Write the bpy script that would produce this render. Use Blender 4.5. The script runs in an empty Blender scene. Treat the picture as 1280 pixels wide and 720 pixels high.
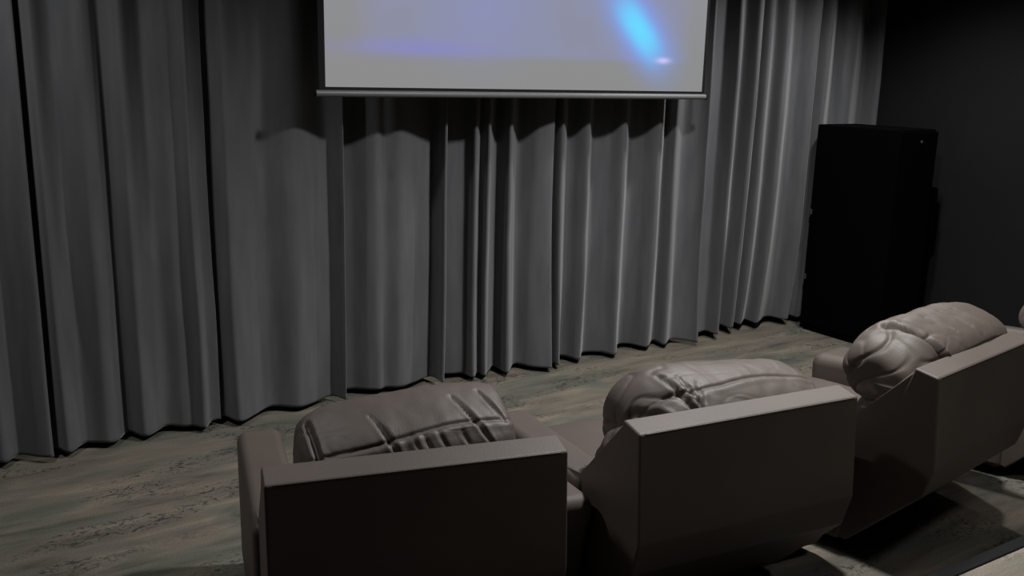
import bpy, bmesh, math, random
from mathutils import Vector, Matrix, noise
random.seed(7)
S = bpy.context.scene
C = S.collection
PI = math.pi

# ------------------------------------------------------------------ helpers
def mesh_obj(name, verts, faces, mat, parent=None, smooth=True):
    me = bpy.data.meshes.new(name)
    me.from_pydata([tuple(v) for v in verts], [], faces)
    me.validate(); me.update()
    bm = bmesh.new(); bm.from_mesh(me)
    bmesh.ops.recalc_face_normals(bm, faces=bm.faces)
    bm.to_mesh(me); bm.free()
    if smooth:
        for p in me.polygons: p.use_smooth = True
    me.materials.append(mat)
    o = bpy.data.objects.new(name, me); C.objects.link(o)
    if parent: o.parent = parent
    return o

def bm_obj(name, bm, mat, parent=None, smooth=True):
    bmesh.ops.recalc_face_normals(bm, faces=bm.faces)
    me = bpy.data.meshes.new(name); bm.to_mesh(me); bm.free()
    if smooth:
        for p in me.polygons: p.use_smooth = True
    me.materials.append(mat)
    o = bpy.data.objects.new(name, me); C.objects.link(o)
    if parent: o.parent = parent
    if smooth:
        wn = o.modifiers.new('normals', 'WEIGHTED_NORMAL'); wn.weight = 100; wn.keep_sharp = True
    return o

def tag(o, label=None, cat=None, group=None, kind=None):
    if label: o['label'] = label
    if cat: o['category'] = cat
    if group: o['group'] = group
    if kind: o['kind'] = kind
    return o

def empty(name, loc, rz=0.0):
    o = bpy.data.objects.new(name, None); C.objects.link(o)
    o.location = loc; o.rotation_euler = (0, 0, rz); o.empty_display_size = .1
    return o

def hexa(bm, c, bevel=.01, seg=3):
    """c: 8 corners, bottom 4 then top 4 (same winding)."""
    vs = [bm.verts.new(p) for p in c]
    fs = [(0,3,2,1),(4,5,6,7),(0,1,5,4),(1,2,6,5),(2,3,7,6),(3,0,4,7)]
    faces = [bm.faces.new([vs[i] for i in f]) for f in fs]
    if bevel > 0:
        ed = list({e for f in faces for e in f.edges})
        bmesh.ops.bevel(bm, geom=ed, offset=bevel, segments=seg, profile=.5, affect='EDGES', clamp_overlap=True)

def box(bm, x0, x1, y0, y1, z0, z1, bevel=.01, seg=3):
    hexa(bm, [(x0,y0,z0),(x1,y0,z0),(x1,y1,z0),(x0,y1,z0),(x0,y0,z1),(x1,y0,z1),(x1,y1,z1),(x0,y1,z1)], bevel, seg)

def box_obj(name, dims, mat, parent=None, bevel=.01, smooth=True):
    bm = bmesh.new(); box(bm, *dims, bevel); o = bm_obj(name, bm, mat, parent, smooth)
    return o

def cyl(bm, p0, p1, r0, r1=None, n=20):
    r1 = r0 if r1 is None else r1
    p0, p1 = Vector(p0), Vector(p1); d = (p1-p0).normalized()
    a = d.orthogonal().normalized(); b = d.cross(a)
    A = [bm.verts.new(p0 + (a*math.cos(t)+b*math.sin(t))*r0) for t in [2*PI*i/n for i in range(n)]]
    B = [bm.verts.new(p1 + (a*math.cos(t)+b*math.sin(t))*r1) for t in [2*PI*i/n for i in range(n)]]
    for i in range(n):
        bm.faces.new((A[i], A[(i+1)%n], B[(i+1)%n], B[i]))
    bm.faces.new(A[::-1]); bm.faces.new(B)

def puff_obj(name, half, n, N, warp, mat, parent, a=None):
    """super-ellipsoid block (exponent n) on a cube grid; warp maps unit-ish coords to place."""
    a_ = a or n
    verts = []; index = {}; faces = []
    def vid(q):
        k = tuple(round(a, 5) for a in q)
        if k not in index:
            # even spacing of grid towards corners
            r = ((abs(q[1])**a_+abs(q[2])**a_)**(n/a_) + abs(q[0])**n) ** (-1.0/n)
            p = Vector((q[0]*r, q[1]*r, q[2]*r))
            index[k] = len(verts); verts.append(p)
        return index[k]
    for ax in range(3):
        for sg in (-1, 1):
            for i in range(N):
                for j in range(N):
                    q = []
                    for (a, b) in ((i,j),(i+1,j),(i+1,j+1),(i,j+1)):
                        u = -1+2*a/N; v = -1+2*b/N
                        p = [0,0,0]; p[ax] = sg; p[(ax+1)%3] = u; p[(ax+2)%3] = v
                        q.append(vid(p))
                    faces.append(q)
    out = []
    for p in verts:
        # normal of the superellipsoid
        sc = (abs(p[1])**a_+abs(p[2])**a_+1e-9)**(n/a_-1)
        nr = Vector([math.copysign(abs(p[k])**(n-1) if k == 0 else sc*abs(p[k])**(a_-1), p[k])/half[k] for k in range(3)])
        nr.normalize()
        out.append(warp(p, Vector((p[0]*half[0], p[1]*half[1], p[2]*half[2])), nr))
    return mesh_obj(name, out, faces, mat, parent)

# ------------------------------------------------------------------ materials
def new_mat(name):
    m = bpy.data.materials.new(name); m.use_nodes = True
    nt = m.node_tree
    return m, nt, nt.nodes['Principled BSDF']

def N(nt, t, **k):
    n = nt.nodes.new(t)
    for a, b in k.items(): setattr(n, a, b)
    return n

def ramp(nt, pts, interp='LINEAR'):
    r = N(nt, 'ShaderNodeValToRGB'); e = r.color_ramp; e.interpolation = interp
    while len(e.elements) < len(pts): e.elements.new(.5)
    for el, (p, c) in zip(e.elements, pts):
        el.position = p; el.color = (*c, 1) if len(c) == 3 else c
    return r

def plain(name, col, rough=.5, spec=.5, metal=0., bump=0., bscale=200., var=0.):
    m, nt, b = new_mat(name)
    b.inputs['Base Color'].default_value = (*col, 1); b.inputs['Roughness'].default_value = rough
    b.inputs['Specular IOR Level'].default_value = spec; b.inputs['Metallic'].default_value = metal
    tc = N(nt, 'ShaderNodeTexCoord')
    nz = N(nt, 'ShaderNodeTexNoise'); nz.inputs['Scale'].default_value = bscale; nz.inputs['Detail'].default_value = 4
    nt.links.new(tc.outputs['Object'], nz.inputs['Vector'])
    if var > 0:
        n2 = N(nt, 'ShaderNodeTexNoise'); n2.inputs['Scale'].default_value = 3
        nt.links.new(tc.outputs['Object'], n2.inputs['Vector'])
        lo = tuple(c*(1-var) for c in col); hi = tuple(c*(1+var) for c in col)
        r = ramp(nt, [(.3, lo), (.7, hi)])
        nt.links.new(n2.outputs['Fac'], r.inputs['Fac']); nt.links.new(r.outputs['Color'], b.inputs['Base Color'])
    if bump > 0:
        bp = N(nt, 'ShaderNodeBump'); bp.inputs['Strength'].default_value = bump; bp.inputs['Distance'].default_value = .002
        nt.links.new(nz.outputs['Fac'], bp.inputs['Height']); nt.links.new(bp.outputs['Normal'], b.inputs['Normal'])
    return m

LEATHER = plain('brown_leather', (.088, .070, .060), .56, .5, bump=.35, bscale=220, var=.12)
PIPING = plain('leather_piping', (.060, .045, .038), .5, .4)
BLACK = plain('matte_black', (.0008, .0008, .0009), .9, .04)
BLACK_TRIM = plain('black_border', (.006, .006, .007), .6, .3)
BAR = plain('grey_metal_bar', (.16, .16, .165), .45, .5)
STEEL = plain('brushed_steel', (.35, .35, .36), .35, .5, .9)
WALL = plain('charcoal_wall', (.009, .009, .010), .8, .2, bump=.2, bscale=60, var=.08)
WALL_F = plain('black_wall', (.010, .010, .011), .9, .1)
CEIL = plain('dark_ceiling', (.030, .030, .033), .9, .1)
FOOT = plain('black_plastic_foot', (.01, .01, .01), .6, .3)

def velvet():
    m, nt, b = new_mat('grey_velvet')
    tc = N(nt, 'ShaderNodeTexCoord')
    mp = N(nt, 'ShaderNodeMapping'); mp.inputs['Scale'].default_value = (9, 9, 1.6)
    nt.links.new(tc.outputs['Object'], mp.inputs['Vector'])
    nz = N(nt, 'ShaderNodeTexNoise'); nz.inputs['Scale'].default_value = 1.6; nz.inputs['Detail'].default_value = 6
    nt.links.new(mp.outputs['Vector'], nz.inputs['Vector'])
    r = ramp(nt, [(.25, (.092, .095, .103)), (.5, (.110, .113, .121)), (.75, (.132, .135, .143))])
    nt.links.new(nz.outputs['Fac'], r.inputs['Fac'])
    nt.links.new(r.outputs['Color'], b.inputs['Base Color'])
    b.inputs['Roughness'].default_value = .95; b.inputs['Specular IOR Level'].default_value = .1
    b.inputs['Sheen Weight'].default_value = .25; b.inputs['Sheen Roughness'].default_value = .5
    n2 = N(nt, 'ShaderNodeTexNoise'); n2.inputs['Scale'].default_value = 260; n2.inputs['Detail'].default_value = 3
    nt.links.new(tc.outputs['Object'], n2.inputs['Vector'])
    bp = N(nt, 'ShaderNodeBump'); bp.inputs['Strength'].default_value = .3; bp.inputs['Distance'].default_value = .002
    nt.links.new(n2.outputs['Fac'], bp.inputs['Height']); nt.links.new(bp.outputs['Normal'], b.inputs['Normal'])
    return m
VELVET = velvet()

def carpet(name, gain=1.0):
    m, nt, b = new_mat(name)
    L = nt.links.new
    tc = N(nt, 'ShaderNodeTexCoord')
    def nz(scale, mscale, detail=5, rough=.6, dist=0., off=(0,0,0)):
        mp = N(nt, 'ShaderNodeMapping'); mp.inputs['Scale'].default_value = mscale; mp.inputs['Location'].default_value = off
        mp.inputs['Rotation'].default_value = (0, 0, math.radians(-3))
        L(tc.outputs['Object'], mp.inputs['Vector'])
        n = N(nt, 'ShaderNodeTexNoise'); n.inputs['Scale'].default_value = scale
        n.inputs['Detail'].default_value = detail; n.inputs['Roughness'].default_value = rough
        n.inputs['Distortion'].default_value = dist
        L(mp.outputs['Vector'], n.inputs['Vector']); return n
    g = gain
    def c(r_, g_, b_): return (r_*g, g_*g, b_*g)
    big = nz(1.0, (.9, 2.2, 1), 4, .55, .4)
    rb = ramp(nt, [(.30, c(.150,.136,.118)), (.41, c(.160,.166,.140)), (.49, c(.240,.212,.174)), (.57, c(.200,.180,.150)), (.68, c(.150,.156,.134))])
    L(big.outputs['Fac'], rb.inputs['Fac'])
    st = nz(1.0, (1.5, 9., 1), 6, .6, .5, (3, 1, 0))
    rs = ramp(nt, [(.30, (.55,.54,.53)), (.43, (.90,.89,.88)), (.56, (1.05,1.04,1.02)), (.68, (1.38,1.34,1.28))])
    L(st.outputs['Fac'], rs.inputs['Fac'])
    mx = N(nt, 'ShaderNodeMixRGB', blend_type='MULTIPLY'); mx.inputs[0].default_value = 1
    L(rb.outputs['Color'], mx.inputs[1]); L(rs.outputs['Color'], mx.inputs[2])
    # clusters of dark broken marks
    cl = nz(1.0, (1.5, 5.5, 1), 3, .5, 0, (7, 5, 0)); rc = ramp(nt, [(.50, (0,0,0)), (.60, (1,1,1))]); L(cl.outputs['Fac'], rc.inputs['Fac'])
    sq = nz(1.0, (15, 26, 1), 3, .65, 2.2, (1, 9, 0)); rq = ramp(nt, [(.53, (0,0,0)), (.59, (1,1,1))]); L(sq.outputs['Fac'], rq.inputs['Fac'])
    mm = N(nt, 'ShaderNodeMath', operation='MULTIPLY'); L(rc.outputs['Color'], mm.inputs[0]); L(rq.outputs['Color'], mm.inputs[1])
    md = N(nt, 'ShaderNodeMath', operation='MULTIPLY'); L(mm.outputs[0], md.inputs[0]); md.inputs[1].default_value = .85
    mk = N(nt, 'ShaderNodeMixRGB'); L(md.outputs[0], mk.inputs[0]); L(mx.outputs['Color'], mk.inputs[1]); mk.inputs[2].default_value = (*c(.045,.045,.047), 1)
    # tufts
    tf = nz(140, (1, 1.4, 1), 2, .5); rt = ramp(nt, [(.3, (.8,.8,.8)), (.7, (1.18,1.18,1.18))]); L(tf.outputs['Fac'], rt.inputs['Fac'])
    m2 = N(nt, 'ShaderNodeMixRGB', blend_type='MULTIPLY'); m2.inputs[0].default_value = 1
    L(mk.outputs['Color'], m2.inputs[1]); L(rt.outputs['Color'], m2.inputs[2])
    L(m2.outputs['Color'], b.inputs['Base Color'])
    b.inputs['Roughness'].default_value = .95; b.inputs['Specular IOR Level'].default_value = .1
    bp = N(nt, 'ShaderNodeBump'); bp.inputs['Strength'].default_value = .5; bp.inputs['Distance'].default_value = .004
    L(tf.outputs['Fac'], bp.inputs['Height']); L(bp.outputs['Normal'], b.inputs['Normal'])
    return m
CARPET = carpet('streaked_carpet', .72)
CARPET2 = carpet('platform_carpet', .95)

def picture():
    """projected film frame, in metres on the screen plane (x, z)"""
    m = bpy.data.materials.new('projected_picture'); m.use_nodes = True
    nt = m.node_tree; nt.nodes.clear(); L = nt.links.new
    out = N(nt, 'ShaderNodeOutputMaterial'); em = N(nt, 'ShaderNodeEmission'); L(em.outputs[0], out.inputs[0])
    tc = N(nt, 'ShaderNodeTexCoord'); sp = N(nt, 'ShaderNodeSeparateXYZ'); L(tc.outputs['Object'], sp.inputs[0])
    X, Z = sp.outputs['X'], sp.outputs['Z']
    def M(op, a, b=None, c=None):
        n = N(nt, 'ShaderNodeMath', operation=op)
        for i, v in enumerate((a, b, c)):
            if v is None: continue
            if isinstance(v, (int, float)): n.inputs[i].default_value = v
            else: L(v, n.inputs[i])
        return n.outputs[0]
    def gauss(cx, cz, ang, ra, rb, power=1.):
        dx = M('SUBTRACT', X, cx); dz = M('SUBTRACT', Z, cz)
        ca, sa = math.cos(ang), math.sin(ang)
        u = M('ADD', M('MULTIPLY', dx, ca), M('MULTIPLY', dz, sa)); v = M('SUBTRACT', M('MULTIPLY', dz, ca), M('MULTIPLY', dx, sa))
        q = M('ADD', M('POWER', M('ABSOLUTE', M('DIVIDE', u, ra)), 2*power), M('POWER', M('ABSOLUTE', M('DIVIDE', v, rb)), 2*power))
        return M('EXPONENT', M('MULTIPLY', q, -1.))
    def smooth(v, a, b):
        n = N(nt, 'ShaderNodeMapRange', interpolation_type='SMOOTHSTEP'); L(v, n.inputs[0]); n.inputs[1].default_value = a; n.inputs[2].default_value = b; return n.outputs[0]
    nz = N(nt, 'ShaderNodeTexNoise'); nz.inputs['Scale'].default_value = 3.; nz.inputs['Detail'].default_value = 1.5; L(tc.outputs['Object'], nz.inputs['Vector'])
    def mix(fac, a, col, blend='MIX'):
        n = N(nt, 'ShaderNodeMixRGB', blend_type=blend); L(fac, n.inputs[0])
        if isinstance(a, tuple): n.inputs[1].default_value = (*a, 1)
        else: L(a, n.inputs[1])
        n.inputs[2].default_value = (*col, 1); return n.outputs[0]
    base = mix(smooth(Z, 1.82, 2.6), (.262,.262,.262), (.275,.28,.30))
    haze = M('MULTIPLY', smooth(Z, H0, H0+.05), M('MULTIPLY', smooth(X, 1.9, 2.15), M('SUBTRACT', 1., smooth(X, 4.1, 4.3))))
    haze = M('MULTIPLY', haze, M('ADD', .35, M('MULTIPLY', nz.outputs['Fac'], .6)))
    c1 = mix(haze, base, (.262,.280,.440))
    c2 = mix(M('MULTIPLY', gauss(2.35, 2.01, 0, .42, .045), .75), c1, (.25,.24,.55))
    c3 = mix(M('MULTIPLY', gauss(2.75, 2.20, .2, .28, .22), .45), c2, (.26,.29,.56))
    a = BA
    c4 = mix(M('MULTIPLY', gauss(BX, BZ, a, .30, .15, 1.2), .9), c3, (.20,.36,.98))
    c5 = mix(gauss(BX-.005, BZ+.0, a, .20, .085, 1.3), c4, (.15,.68,1.0))
    c6 = mix(M('MULTIPLY', gauss(TX, TZ, 0, .055, .018), .9), c5, (.62,.58,.95))
    L(c6, em.inputs['Color']); em.inputs['Strength'].default_value = 1.0
    return m

# ------------------------------------------------------------------ room
CEIL_Z = 3.4
XL, XR, YB, YF = -3.0, 6.47, -3.0, 5.16
def slab(name, dims, mat):
    o = box_obj(name, dims, mat, None, 0, False); o['kind'] = 'structure'; return o
slab('floor', (XL, XR, YB, YF, -.1, 0), CARPET)
slab('ceiling', (XL, XR, YB, YF, CEIL_Z, CEIL_Z+.1), CEIL)
slab('wall_front', (XL, XR, YF, YF+.1, 0, CEIL_Z), WALL_F)
slab('wall_right', (XR, XR+.1, YB, YF, 0, CEIL_Z), WALL)
slab('wall_left', (XL-.1, XL, YB, YF, 0, CEIL_Z), WALL)
slab('wall_back', (XL, XR, YB-.1, YB, 0, CEIL_Z), WALL)
slab('floor', (XL, XR, YB, 1.612, 0.001, .30), CARPET2)          # raised rear platform
bm = bmesh.new(); box(bm, XL, XR, 1.604, 1.655, .002, .306, .006)
trim = bm_obj('trim_1', bm, plain('black_nosing', (.004, .004, .0045), .8, .2)); trim['kind'] = 'structure'
slab('baseboard_right', (XR-.016, XR, 1.66, YF, .001, .10), plain('black_baseboard', (.012, .011, .013), .6, .3))

# ------------------------------------------------------------------ curtains
PANELS = {
'A': [(0.125, 0.034), (0.215, 0.153), (0.284, 0.051), (0.37, 0.136), (0.416, 0.17), (0.429, 0.162)],
'B': [(0.419, 0.017), (0.452, 0.034), (0.495, 0.144), (0.585, 0.017), (0.683, 0.128), (0.739, 0.11), (0.8, 0.025), (0.866, 0.153), (0.982, 0.017), (1.069, 0.085), (1.116, 0.102), (1.158, 0.17), (1.207, 0.068), (1.26, 0.051)],
'C': [(1.256, 0.0), (1.297, 0.017), (1.343, 0.153), (1.44, 0.102), (1.559, 0.034), (1.698, 0.144), (1.907, 0.034), (1.96, 0.136), (1.973, 0.162)],
'D': [(2.005, 0.0), (2.08, 0.017), (2.19, 0.102), (2.257, 0.085), (2.357, 0.119), (2.59, 0.017), (2.604, 0.153), (2.617, 0.153)],
'E': [(2.664, 0.0), (2.731, 0.017), (2.8, 0.034), (2.819, 0.136), (2.881, 0.068), (2.895, 0.085), (2.898, 0.153), (2.956, 0.085), (3.047, 0.0), (3.052, 0.153), (3.107, 0.102), (3.201, 0.0), (3.267, 0.102), (3.342, 0.153), (3.366, 0.144), (3.431, 0.017), (3.434, 0.153), (3.55, 0.034), (3.595, 0.051), (3.635, 0.153), (3.763, 0.025), (3.877, 0.068), (3.924, 0.162), (4.076, 0.017), (4.167, 0.051), (4.228, 0.162), (4.383, 0.017), (4.387, 0.136), (4.531, 0.034), (4.618, 0.119), (4.63, 0.17), (4.641, 0.167)],
'F': [(4.735, 0.0), (4.841, 0.025), (4.873, 0.051), (4.876, 0.162), (4.908, 0.153), (5.08, 0.0), (5.083, 0.136), (5.15, 0.102), (5.227, 0.008), (5.23, 0.119), (5.362, 0.034), (5.365, 0.162), (5.538, 0.051), (5.626, 0.034), (5.656, 0.144), (5.699, 0.153), (5.811, 0.0), (5.814, 0.153), (6.02, 0.034), (6.064, 0.119), (6.156, 0.128), (6.399, 0.0), (6.402, 0.136), (6.427, 0.162)],
}
# the leftmost panel goes on out of frame
x = PANELS['A'][0][0]-.07; pre = []
while x > -2.6:
    pre.append((x, random.choice((.03, .045)))); x -= random.uniform(.06, .1)
    pre.append((x, random.uniform(.13, .17))); x -= random.uniform(.06, .1)
PANELS['A'] = pre[::-1] + PANELS['A']
# where the hem hangs nearer to the room (crest line at the hem)
HEM = [(-3,4.78),(.2,4.775),(.4,4.76),(.6,4.75),(.82,4.83),(.95,4.79),(1.1,4.80),(1.35,4.785),(1.6,4.85),(2.,4.86),(2.3,4.87),(2.6,4.85),(2.85,4.83),(3.1,4.83),(3.38,4.775),(3.55,4.86),(3.9,4.83),(4.15,4.88),(4.6,4.81),(4.72,4.77),(4.95,4.88),(5.3,4.93),(5.9,4.90),(6.47,4.9)]
HZ = [(-3,.035),(4.7,.035),(4.95,.055),(6.5,.05)]
def interp(t, x):
    for (a, u), (b, v) in zip(t, t[1:]):
        if x <= b: return u + (v-u)*max(0, (x-a))/(b-a)
    return t[-1][1]
def catmull(pts, k):
    out = []
    P = [pts[0]] + pts + [pts[-1]]
    for i in range(1, len(P)-2):
        d = max(3, int(k*math.hypot(P[i+1][0]-P[i][0], P[i+1][1]-P[i][1])/.1))
        for j in range(d):
            t = j/d; r = []
            for a in range(2):
                p0, p1, p2, p3 = (P[i-1][a], P[i][a], P[i+1][a], P[i+2][a])
                m1 = .45*(p2-p0); m2 = .45*(p3-p1)
                r.append((2*t**3-3*t*t+1)*p1+(t**3-2*t*t+t)*m1+(-2*t**3+3*t*t)*p2+(t**3-t*t)*m2)
            out.append(tuple(r))
    out.append(pts[-1]); return out
LBL = {
'A': 'grey velvet curtain panel hanging at the far left, up to the first dark seam',
'B': 'wide grey curtain panel of soft folds, second from the left edge',
'C': 'grey curtain panel between the second dark seam and the left edge of the screen',
'D': 'broad flat grey curtain panel below the left part of the screen',
'E': 'tightly pleated grey curtain panel hanging under the middle and right of the screen',
'F': 'pleated grey curtain panel right of the screen, beside the black cabinet',
}
ZS = [0, .015, .06, .14, .25, .4, .6, .85, 1.1, 1.35, 1.6, 1.85, 2.1, 2.4, 2.7, 3.0, 3.2, 3.36]
for pi, (k, pts) in enumerate(PANELS.items()):
    prof = catmull(pts, 12); n = len(prof); verts = []; faces = []
    for iz, z0 in enumerate(ZS):
        for (px, d) in prof:
            hz = interp(HZ, px); z = hz + z0*(3.37-hz)/3.36
            if iz == 0: z += .006*noise.noise(Vector((px*3, 1.7, 0)))
            low = math.exp(-z/.55)
            dd = d*(1 + .12*noise.noise(Vector((px*6, z*.8, pi*3))))
            xx = px + .012*noise.noise(Vector((px*2.5, z*.9+4, pi)))*min(1, abs(z-1.6))
            if k in 'ABC': dd = .17 - (.17-dd)*.8
            dd += .006*noise.noise(Vector((px*14, z*3, 2)))
            yy = 5.013 - dd - (.0 if k in 'ABCDEF' else 0)
            sh = (4.84 - interp(HEM, px))*low
            yy -= sh
            verts.append((xx, yy, z))
    for a in range(len(ZS)-1):
        for b in range(n-1):
            faces.append((a*n+b, a*n+b+1, (a+1)*n+b+1, (a+1)*n+b))
    root = empty('curtain', (pts[0][0]*.5+pts[-1][0]*.5, 4.93, .03))
    tag(root, LBL[k], 'curtain', 'grey curtains across the front wall')
    o = mesh_obj('cloth', [(v[0]-root.location.x, v[1]-root.location.y, v[2]-root.location.z) for v in verts], faces, VELVET, root)
    md = o.modifiers.new('thick', 'SOLIDIFY'); md.thickness = .004; md.offset = 0
    # stitched hem: a doubled strip of the same cloth, a hair in front
    hv = []; hf = []
    for r in (1, 3):
        for b in range(n):
            v = verts[r*n+b]; hv.append((v[0]-root.location.x, v[1]-.0035-root.location.y, v[2]-root.location.z))
    # (kept within the cloth's own thickness: the hem is only a slight ridge)
# track the curtains hang from
tr = box_obj('curtain_track', (XL+.05, 6.42, 4.90, 4.97, 3.372, 3.399), plain('white_track', (.3,.3,.3), .5), None, .004)
tag(tr, 'long ceiling track that carries the grey curtains above the screen', 'curtain track')

# ------------------------------------------------------------------ projection screen
BX, BZ, BA = 3.83, 2.17, math.radians(-46)
TX, TZ, H0 = 4.03, 1.99, 1.955
SX0, SX1, SZ0, SZ1, SY = 1.802, 4.373, 1.803, 3.25, 4.65
scr = empty('projection_screen', ((SX0+SX1)/2, SY, 1.75))
tag(scr, 'large pull-down projection screen with black border showing a pale film frame', 'screen')
ox, oy, oz = scr.location
def loc(dims): return (dims[0]-ox, dims[1]-ox, dims[2]-oy, dims[3]-oy, dims[4]-oz, dims[5]-oz)
box_obj('black_border', loc((SX0-.034, SX1+.026, SY+.003, SY+.006, SZ0-.018, SZ1+.05)), BLACK_TRIM, scr, 0, False)
pic = box_obj('picture', (SX0, SX1, -.0, .0028, SZ0, SZ1), picture(), scr, 0, False)
pic.location = (-ox, 0, -oz)
bm = bmesh.new(); cyl(bm, (SX0-.055-ox, 0, 1.770-oz), (SX1+.03-ox, 0, 1.770-oz), .017, n=24)
bar = bm_obj('bottom_bar', bm, BAR, scr)
for sx in (SX0-.055, SX1+.03):
    bm = bmesh.new(); s = 1 if sx > 3 else -1
    cyl(bm, (sx-ox, 0, 1.770-oz), (sx+s*.008-ox, 0, 1.770-oz), .019, n=20); bm_obj('end_cap', bm, BLACK_TRIM, bar)
bm = bmesh.new(); box(bm, SX0-.12-ox, SX1+.1-ox, -.06, .05, SZ1+.04-oz, SZ1+.149-oz, .02)
bm_obj('housing', bm, BAR, scr)

# ------------------------------------------------------------------ tall black cabinet
cab = empty('tall_cabinet', (5.94, 4.465, 0))
tag(cab, 'tall matte black cabinet standing in the corner at the right end of the curtain', 'cabinet')
def cl(x0, x1, y0, y1, z0, z1): return (x0-5.94, x1-5.94, y0-4.465, y1-4.465, z0, z1)
box_obj('body', cl(5.72, 6.15, 4.13, 4.82, .05, 1.575), BLACK, cab, .012)
box_obj('plinth', cl(5.74, 6.13, 4.16, 4.80, 0, .05), BLACK, cab, .004)
door = box_obj('door', cl(5.725, 6.145, 4.108, 4.130, .07, 1.56), BLACK, cab, .004)
bm = bmesh.new(); cyl(bm, (5.955-5.94, 4.108-4.465, 1.49), (5.955-5.94, 4.096-4.465, 1.49), .012, .010)
tag(bm_obj('lock', bm, plain('dull_metal', (.09,.09,.095), .4, .5, .5), door), 'small silver lock')
box_obj('side_box', cl(6.15, 6.285, 4.14, 4.40, .78, 1.155), BLACK, cab, .02)
for z in (.92, .42):
    o = box_obj('hinge', cl(5.712, 5.720, 4.795, 4.815, z-.02, z+.02), plain('dark_hinge', (.05,.05,.05), .5), cab, .002)

# ------------------------------------------------------------------ recliners
def fbm(p, s): return noise.noise(p*s) + .5*noise.noise(p*s*2.1) + .25*noise.noise(p*s*4.3)

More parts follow.
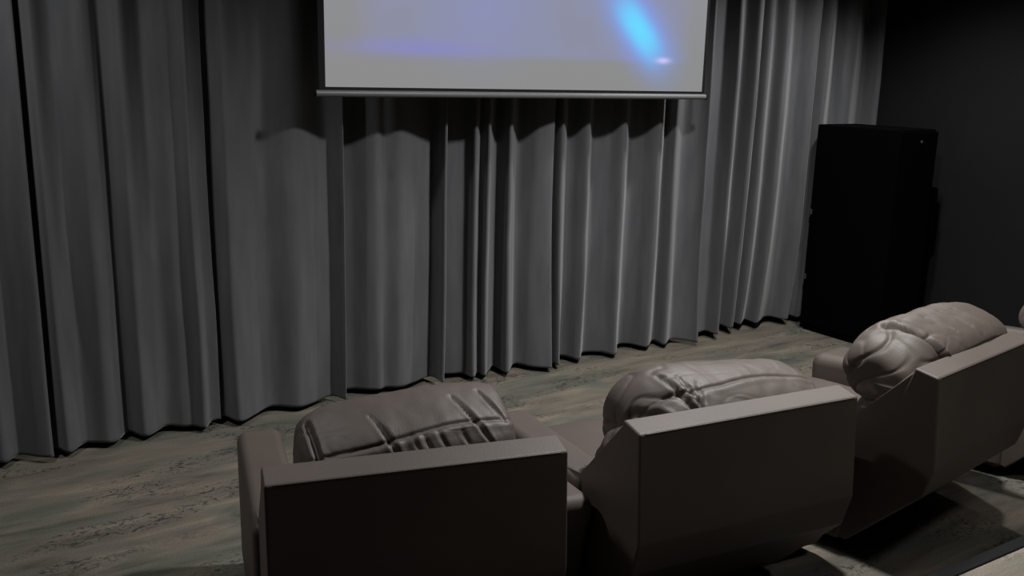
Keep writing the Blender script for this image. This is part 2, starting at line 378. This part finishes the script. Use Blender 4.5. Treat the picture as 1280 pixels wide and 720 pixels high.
def make_chair(TL, deg, W, label, pil, creases, end_crease, seed, AL=1.04, B0=.02, EXT=(.2,.18), SEAM=(60, 5), RUM=.2):
    a = math.radians(deg)
    wv = Vector((math.cos(a), math.sin(a), 0)); fv = Vector((-math.sin(a), math.cos(a), 0))
    cx, cy = W/2, .66
    root = empty('theater_recliner', Vector((*TL, 0)) + wv*cx + fv*cy, a)
    tag(root, label, 'recliner', 'row of brown leather recliners')
    def T(p): return Vector((p[0]-cx, p[1]-cy, p[2]))
    AW = .155
    # base
    bm = bmesh.new(); hexa(bm, [T(p) for p in [(AW-.005,.34,.05),(W-AW+.005,.34,.05),(W-AW+.005,1.0,.05),(AW-.005,1.0,.05),(AW-.005,.30,.30),(W-AW+.005,.30,.30),(W-AW+.005,1.0,.30),(AW-.005,1.0,.30)]], .012)
    base = bm_obj('base', bm, LEATHER, root)
    for (fx, fy) in ((.06,.36),(W-.06,.36),(.06,.98),(W-.06,.98)):
        bm = bmesh.new(); p = T((fx, fy, 0)); cyl(bm, p, p+Vector((0,0,.052)), .022, .026); bm_obj('foot', bm, FOOT, root)
    # footrest
    bm = bmesh.new(); box(bm, *[v for v in (AW+.005-cx, W-AW-.005-cx, 1.0-cy, 1.075-cy, .09, .40)], .03, 4)
    bm_obj('footrest', bm, LEATHER, root)
    # side panels: the back's sloping wing runs down into the arm line, the foot is cut away at the rear
    wing = [(-.006,.47),(.022,.82),(.095,.845),(.335,.560),(.62,.540),(.62,.06),(.31,.06),(.03,.345)]
    for x0, x1 in ((-.009, .05), (W-.05, W+.009)):
        bm = bmesh.new()
        A = [bm.verts.new(T((x0, f, z))) for f, z in wing]; B = [bm.verts.new(T((x1, f, z))) for f, z in wing]
        n = len(wing); fs = [bm.faces.new(A), bm.faces.new(B[::-1])]
        fs += [bm.faces.new((A[i], A[(i+1)%n], B[(i+1)%n], B[i])) for i in range(n)]
        bmesh.ops.bevel(bm, geom=list(bm.edges), offset=.010, segments=3, profile=.5, affect='EDGES', clamp_overlap=True)
        bm_obj('side_panel', bm, LEATHER, root)
    # arms: padded, rounded tops
    bm = bmesh.new()
    hexa(bm, [T(p) for p in [(-.028,.315,.045),(AW-.02,.315,.045),(AW-.02,AL-.02,.045),(-.028,AL-.02,.045),
                             (-.028,.325,.56),(AW-.02,.325,.56),(AW-.02,AL,.555),(-.028,AL,.555)]], .035, 5)
    bm_obj('armrest', bm, LEATHER, root)
    e0, e1 = EXT
    bm = bmesh.new()
    hexa(bm, [T(p) for p in [(W-.08,.34,.045),(W+e0-.02,.33,.045),(W+e1-.01,AL-.02,.045),(W-AW+.03,AL-.02,.045),
                             (W-.08,.14,.60),(W+e0,.235,.55),(W+e1,AL,.555),(W-AW+.03,AL,.555)]], .055, 6)
    bm_obj('armrest', bm, LEATHER, root)
    # seat cushion
    hw = (W-2*AW+.04)/2
    def seat_warp(u, p, n):
        q = p + n*(.006*fbm(Vector((p.x*1., p.y, p.z+seed)), 7))
        q.z += .018*(1-u.x**2)*(1-u.y**2)*(1 if u.z > 0 else 0)
        return T((W/2+q.x, .72+q.y, .365+q.z))
    puff_obj('seat_cushion', (hw, .35, .10), 5, 20, seat_warp, LEATHER, root)
    # back shell: upright ledge-topped slab whose foot is cut away forwards
    prof = [(-.022,.47),(.004,.832),(.098,.850),(.17,.62),(.30,.36),(.36,.07),(.300,.055),(.012,.35)]
    bm = bmesh.new(); x0, x1 = -.012, W+.012
    A = [bm.verts.new(T((x0, f, z))) for f, z in prof]; B = [bm.verts.new(T((x1, f, z))) for f, z in prof]
    n = len(prof); bm.faces.new(A); bm.faces.new(B[::-1])
    for i in range(n): bm.faces.new((A[i], A[(i+1)%n], B[(i+1)%n], B[i]))
    bmesh.ops.bevel(bm, geom=list(bm.edges), offset=.009, segments=3, profile=.5, affect='EDGES', clamp_overlap=True)
    sh = bm_obj('backrest', bm, LEATHER, root)
    # back cushion, fat, with side wrinkles
    bl = Vector((0, -.36, .93)).normalized(); bt = Vector((0, .93, .36)).normalized()
    def back_warp(u, p, n):
        wr = .006*math.sin(15*u.z + 4*noise.noise(Vector((u.x*2, u.y*2, seed))))*abs(u.x)**3
        wr += .007*fbm(Vector((p.x, p.y, p.z+seed*3)), 8)
        p = p + n*wr
        c = Vector((W/2, .275, .585))
        return T(c + Vector((p.x, 0, 0)) + bt*p.y + bl*p.z)
    puff_obj('back_cushion', (W/2-B0, .10, .195), 4.5, 26, back_warp, LEATHER, root)
    # head pillow
    w0, w1, zc, fc, hy, hz, tilt = pil
    cxp = (w0+w1)/2; hx = (w1-w0)/2
    CA, SA = math.cos(math.radians(20)), math.sin(math.radians(20))
    def pil_warp(u, p, n):
        th = math.atan2(u.z, -u.y)          # 0 = towards the rear, 90 deg = up
        thd = math.degrees(th); s = u.x
        d = 0.
        # seam with a piped ridge below it
        sm = thd - (SEAM[0] + SEAM[1]*math.sin(3*s))
        d -= .0065*math.exp(-(sm/2.6)**2)*(1-abs(s)**8); d += .003*math.exp(-((sm+7)/5)**2)
        for (s0, t0, s1, t1, dep, wid) in creases:
            ax, ay = s0, t0/90.; bx, by = s1, t1/90.
            qx, qy = s, thd/90.
            L2 = (bx-ax)**2+(by-ay)**2; t = max(0, min(1, ((qx-ax)*(bx-ax)+(qy-ay)*(by-ay))/L2))
            dist = math.hypot(qx-ax-t*(bx-ax), (qy-ay-t*(by-ay))*.6)
            e = math.sin(PI*min(1, max(.12, t)))**.5 if 0 < t < 1 else .4
            d -= dep*e*math.exp(-(dist/wid)**2); d += .14*dep*e*math.exp(-((dist-2.2*wid)/wid)**2)
        d += .006*fbm(Vector((p.x*1.1, p.y*.8, p.z+seed*5)), 6)
        # gathers under the seam
        if RUM < .3 and -10 < thd < 57: d += .0026*math.sin(s*22+seed+2*math.sin(s*7))*(1-abs(s))
        # rumpled skin: soft valley lines, strongest on the sagging end
        mk = RUM*(.22 + 1.0*max(0., min(1., (-s-.30)/.35)))
        for fr, am in ((6.5, .011), (11., .006)):
            v = noise.noise(Vector((p.x*fr*.8, p.y*fr+3*p.x, p.z*fr+seed*7)))
            d -= am*mk*math.exp(-(v/.09)**2)
        d += .012*mk*noise.noise(Vector((p.x*9, p.y*9, p.z*9+seed)))
        q = p + n*d
        q = Vector((q.x, q.y*CA-q.z*SA, q.y*SA+q.z*CA))
        sag = -.020*s*s
        q.z += sag + tilt*s
        q.y += .012*s*s
        if end_crease and s < -.55:
            k = (-s-.55)/.45; q.z -= end_crease*k*k; q.y += .02*k
        return T((cxp+q.x, fc+q.y, zc+q.z))
    puff_obj('head_pillow', (hx, hy, hz), 8., 100, pil_warp, LEATHER, root, 2.5)
    # side seam on the ledge
    bm = bmesh.new(); cyl(bm, T((.012, .004, .829)), T((W-.012, .004, .829)), .0035, n=8); bm_obj('piping', bm, PIPING, sh)
    return root

make_chair((.696, 2.257), -13.0, .835, 'nearest brown leather recliner, leftmost of the row, its left arm in view',
    (.105, .735, .822, .255, .168, .100, .026),
    [(-.34,95,-.14,30,.013,.022),(.46,104,.74,30,.013,.020),(.74,110,.90,62,.012,.020),(-.90,115,-.82,20,.022,.022),(-.02,58,.04,34,.005,.02),(.22,58,.30,34,.006,.02),(.08,58,.14,36,.005,.018),(.45,56,.5,38,.005,.02)], .02, 1., 1.15, .12, (.23, .09))
make_chair((1.795, 2.061), -5.6, .885, 'brown leather recliner second from the left, pillow sagging over its left side',
    (.10, .885, .795, .250, .168, .104, -.022),
    [(-.64,105,-.52,30,.018,.022),(-.50,98,-.46,45,.013,.018),(-.96,90,-.62,4,.026,.026),(-.90,55,-.60,18,.014,.020),(-.36,85,-.50,38,.008,.022),(-.30,40,-.52,20,.008,.02),(-.98,40,-.7,-5,.016,.022)], .10, 2., 1.04, .03, (.30, .11), (80, 7), .62)
make_chair((3.140, 1.964), 9.1, .87, 'brown leather recliner third from the left, with a bulky wrinkled pillow',
    (.03, .90, .832, .245, .168, .114, .0),
    [(-.68,125,-.50,-5,.055,.034),(-.58,115,-.52,40,.010,.018),(-.2,112,-.08,70,.010,.026),(.12,112,.22,70,.009,.026),(.38,108,.46,70,.008,.024)], .08, 3., .985, .03, (.25, .17), (34, 3), .6)
make_chair((4.500, 2.076), 18.0, .87, 'brown leather recliner at the right end of the row, cut off by the picture edge',
    (.20, .80, .79, .235, .130, .10, .0),
    [(-.5,80,-.3,10,.014,.035),(.5,88,.7,5,.014,.03)], .02, 4., .97, .06, (.05, .05))

# ------------------------------------------------------------------ lights (ceiling downlights)
def lamp(x, y, w, r=.07, ang=150, blend=.9, col=(1, .985, .965)):
    l = bpy.data.lights.new('downlight', 'SPOT'); l.energy = w; l.shadow_soft_size = r
    l.spot_size = math.radians(ang); l.spot_blend = blend; l.color = col
    o = bpy.data.objects.new('downlight', l); C.objects.link(o); o.location = (x, y, CEIL_Z-.06)
    return o
for (x, y, e) in ((-.1, 3.75, 98), (3.15, 2.6, 400), (5.0, 3.7, 170)):
    lamp(x, y, e, .09, 150 if x < 4 else 124, .9 if x < 4 else .6)
for (x, y, e) in ((4.6, 1.6, 22), (3.4, .6, 52)):
    lamp(x, y, e, .30)
w = bpy.data.worlds.new('World'); S.world = w; w.use_nodes = True
w.node_tree.nodes['Background'].inputs[0].default_value = (.02, .02, .022, 1)
w.node_tree.nodes['Background'].inputs[1].default_value = 1

# ------------------------------------------------------------------ camera
cam = bpy.data.cameras.new('Camera'); co = bpy.data.objects.new('Camera', cam); C.objects.link(co)
yaw, pitch, roll = math.radians(32.4), math.radians(12.9), math.radians(1.4)
cy, sy = math.cos(yaw), math.sin(yaw)
fwd = Vector((sy*math.cos(pitch), cy*math.cos(pitch), -math.sin(pitch)))
right = Vector((cy, -sy, 0)); up = right.cross(fwd)
r = right*math.cos(roll)+up*math.sin(roll); u = up*math.cos(roll)-right*math.sin(roll)
m = Matrix((r, u, -fwd)).transposed().to_4x4(); m.translation = (0, 0, 1.9)
co.matrix_world = m
cam.sensor_width = 36; cam.lens = 36*1180/1280; cam.clip_start = .05
S.camera = co
S.view_settings.view_transform = 'Standard'; S.view_settings.look = 'None'
S.view_settings.exposure = 0; S.view_settings.gamma = 1
S.view_settings.use_curve_mapping = False
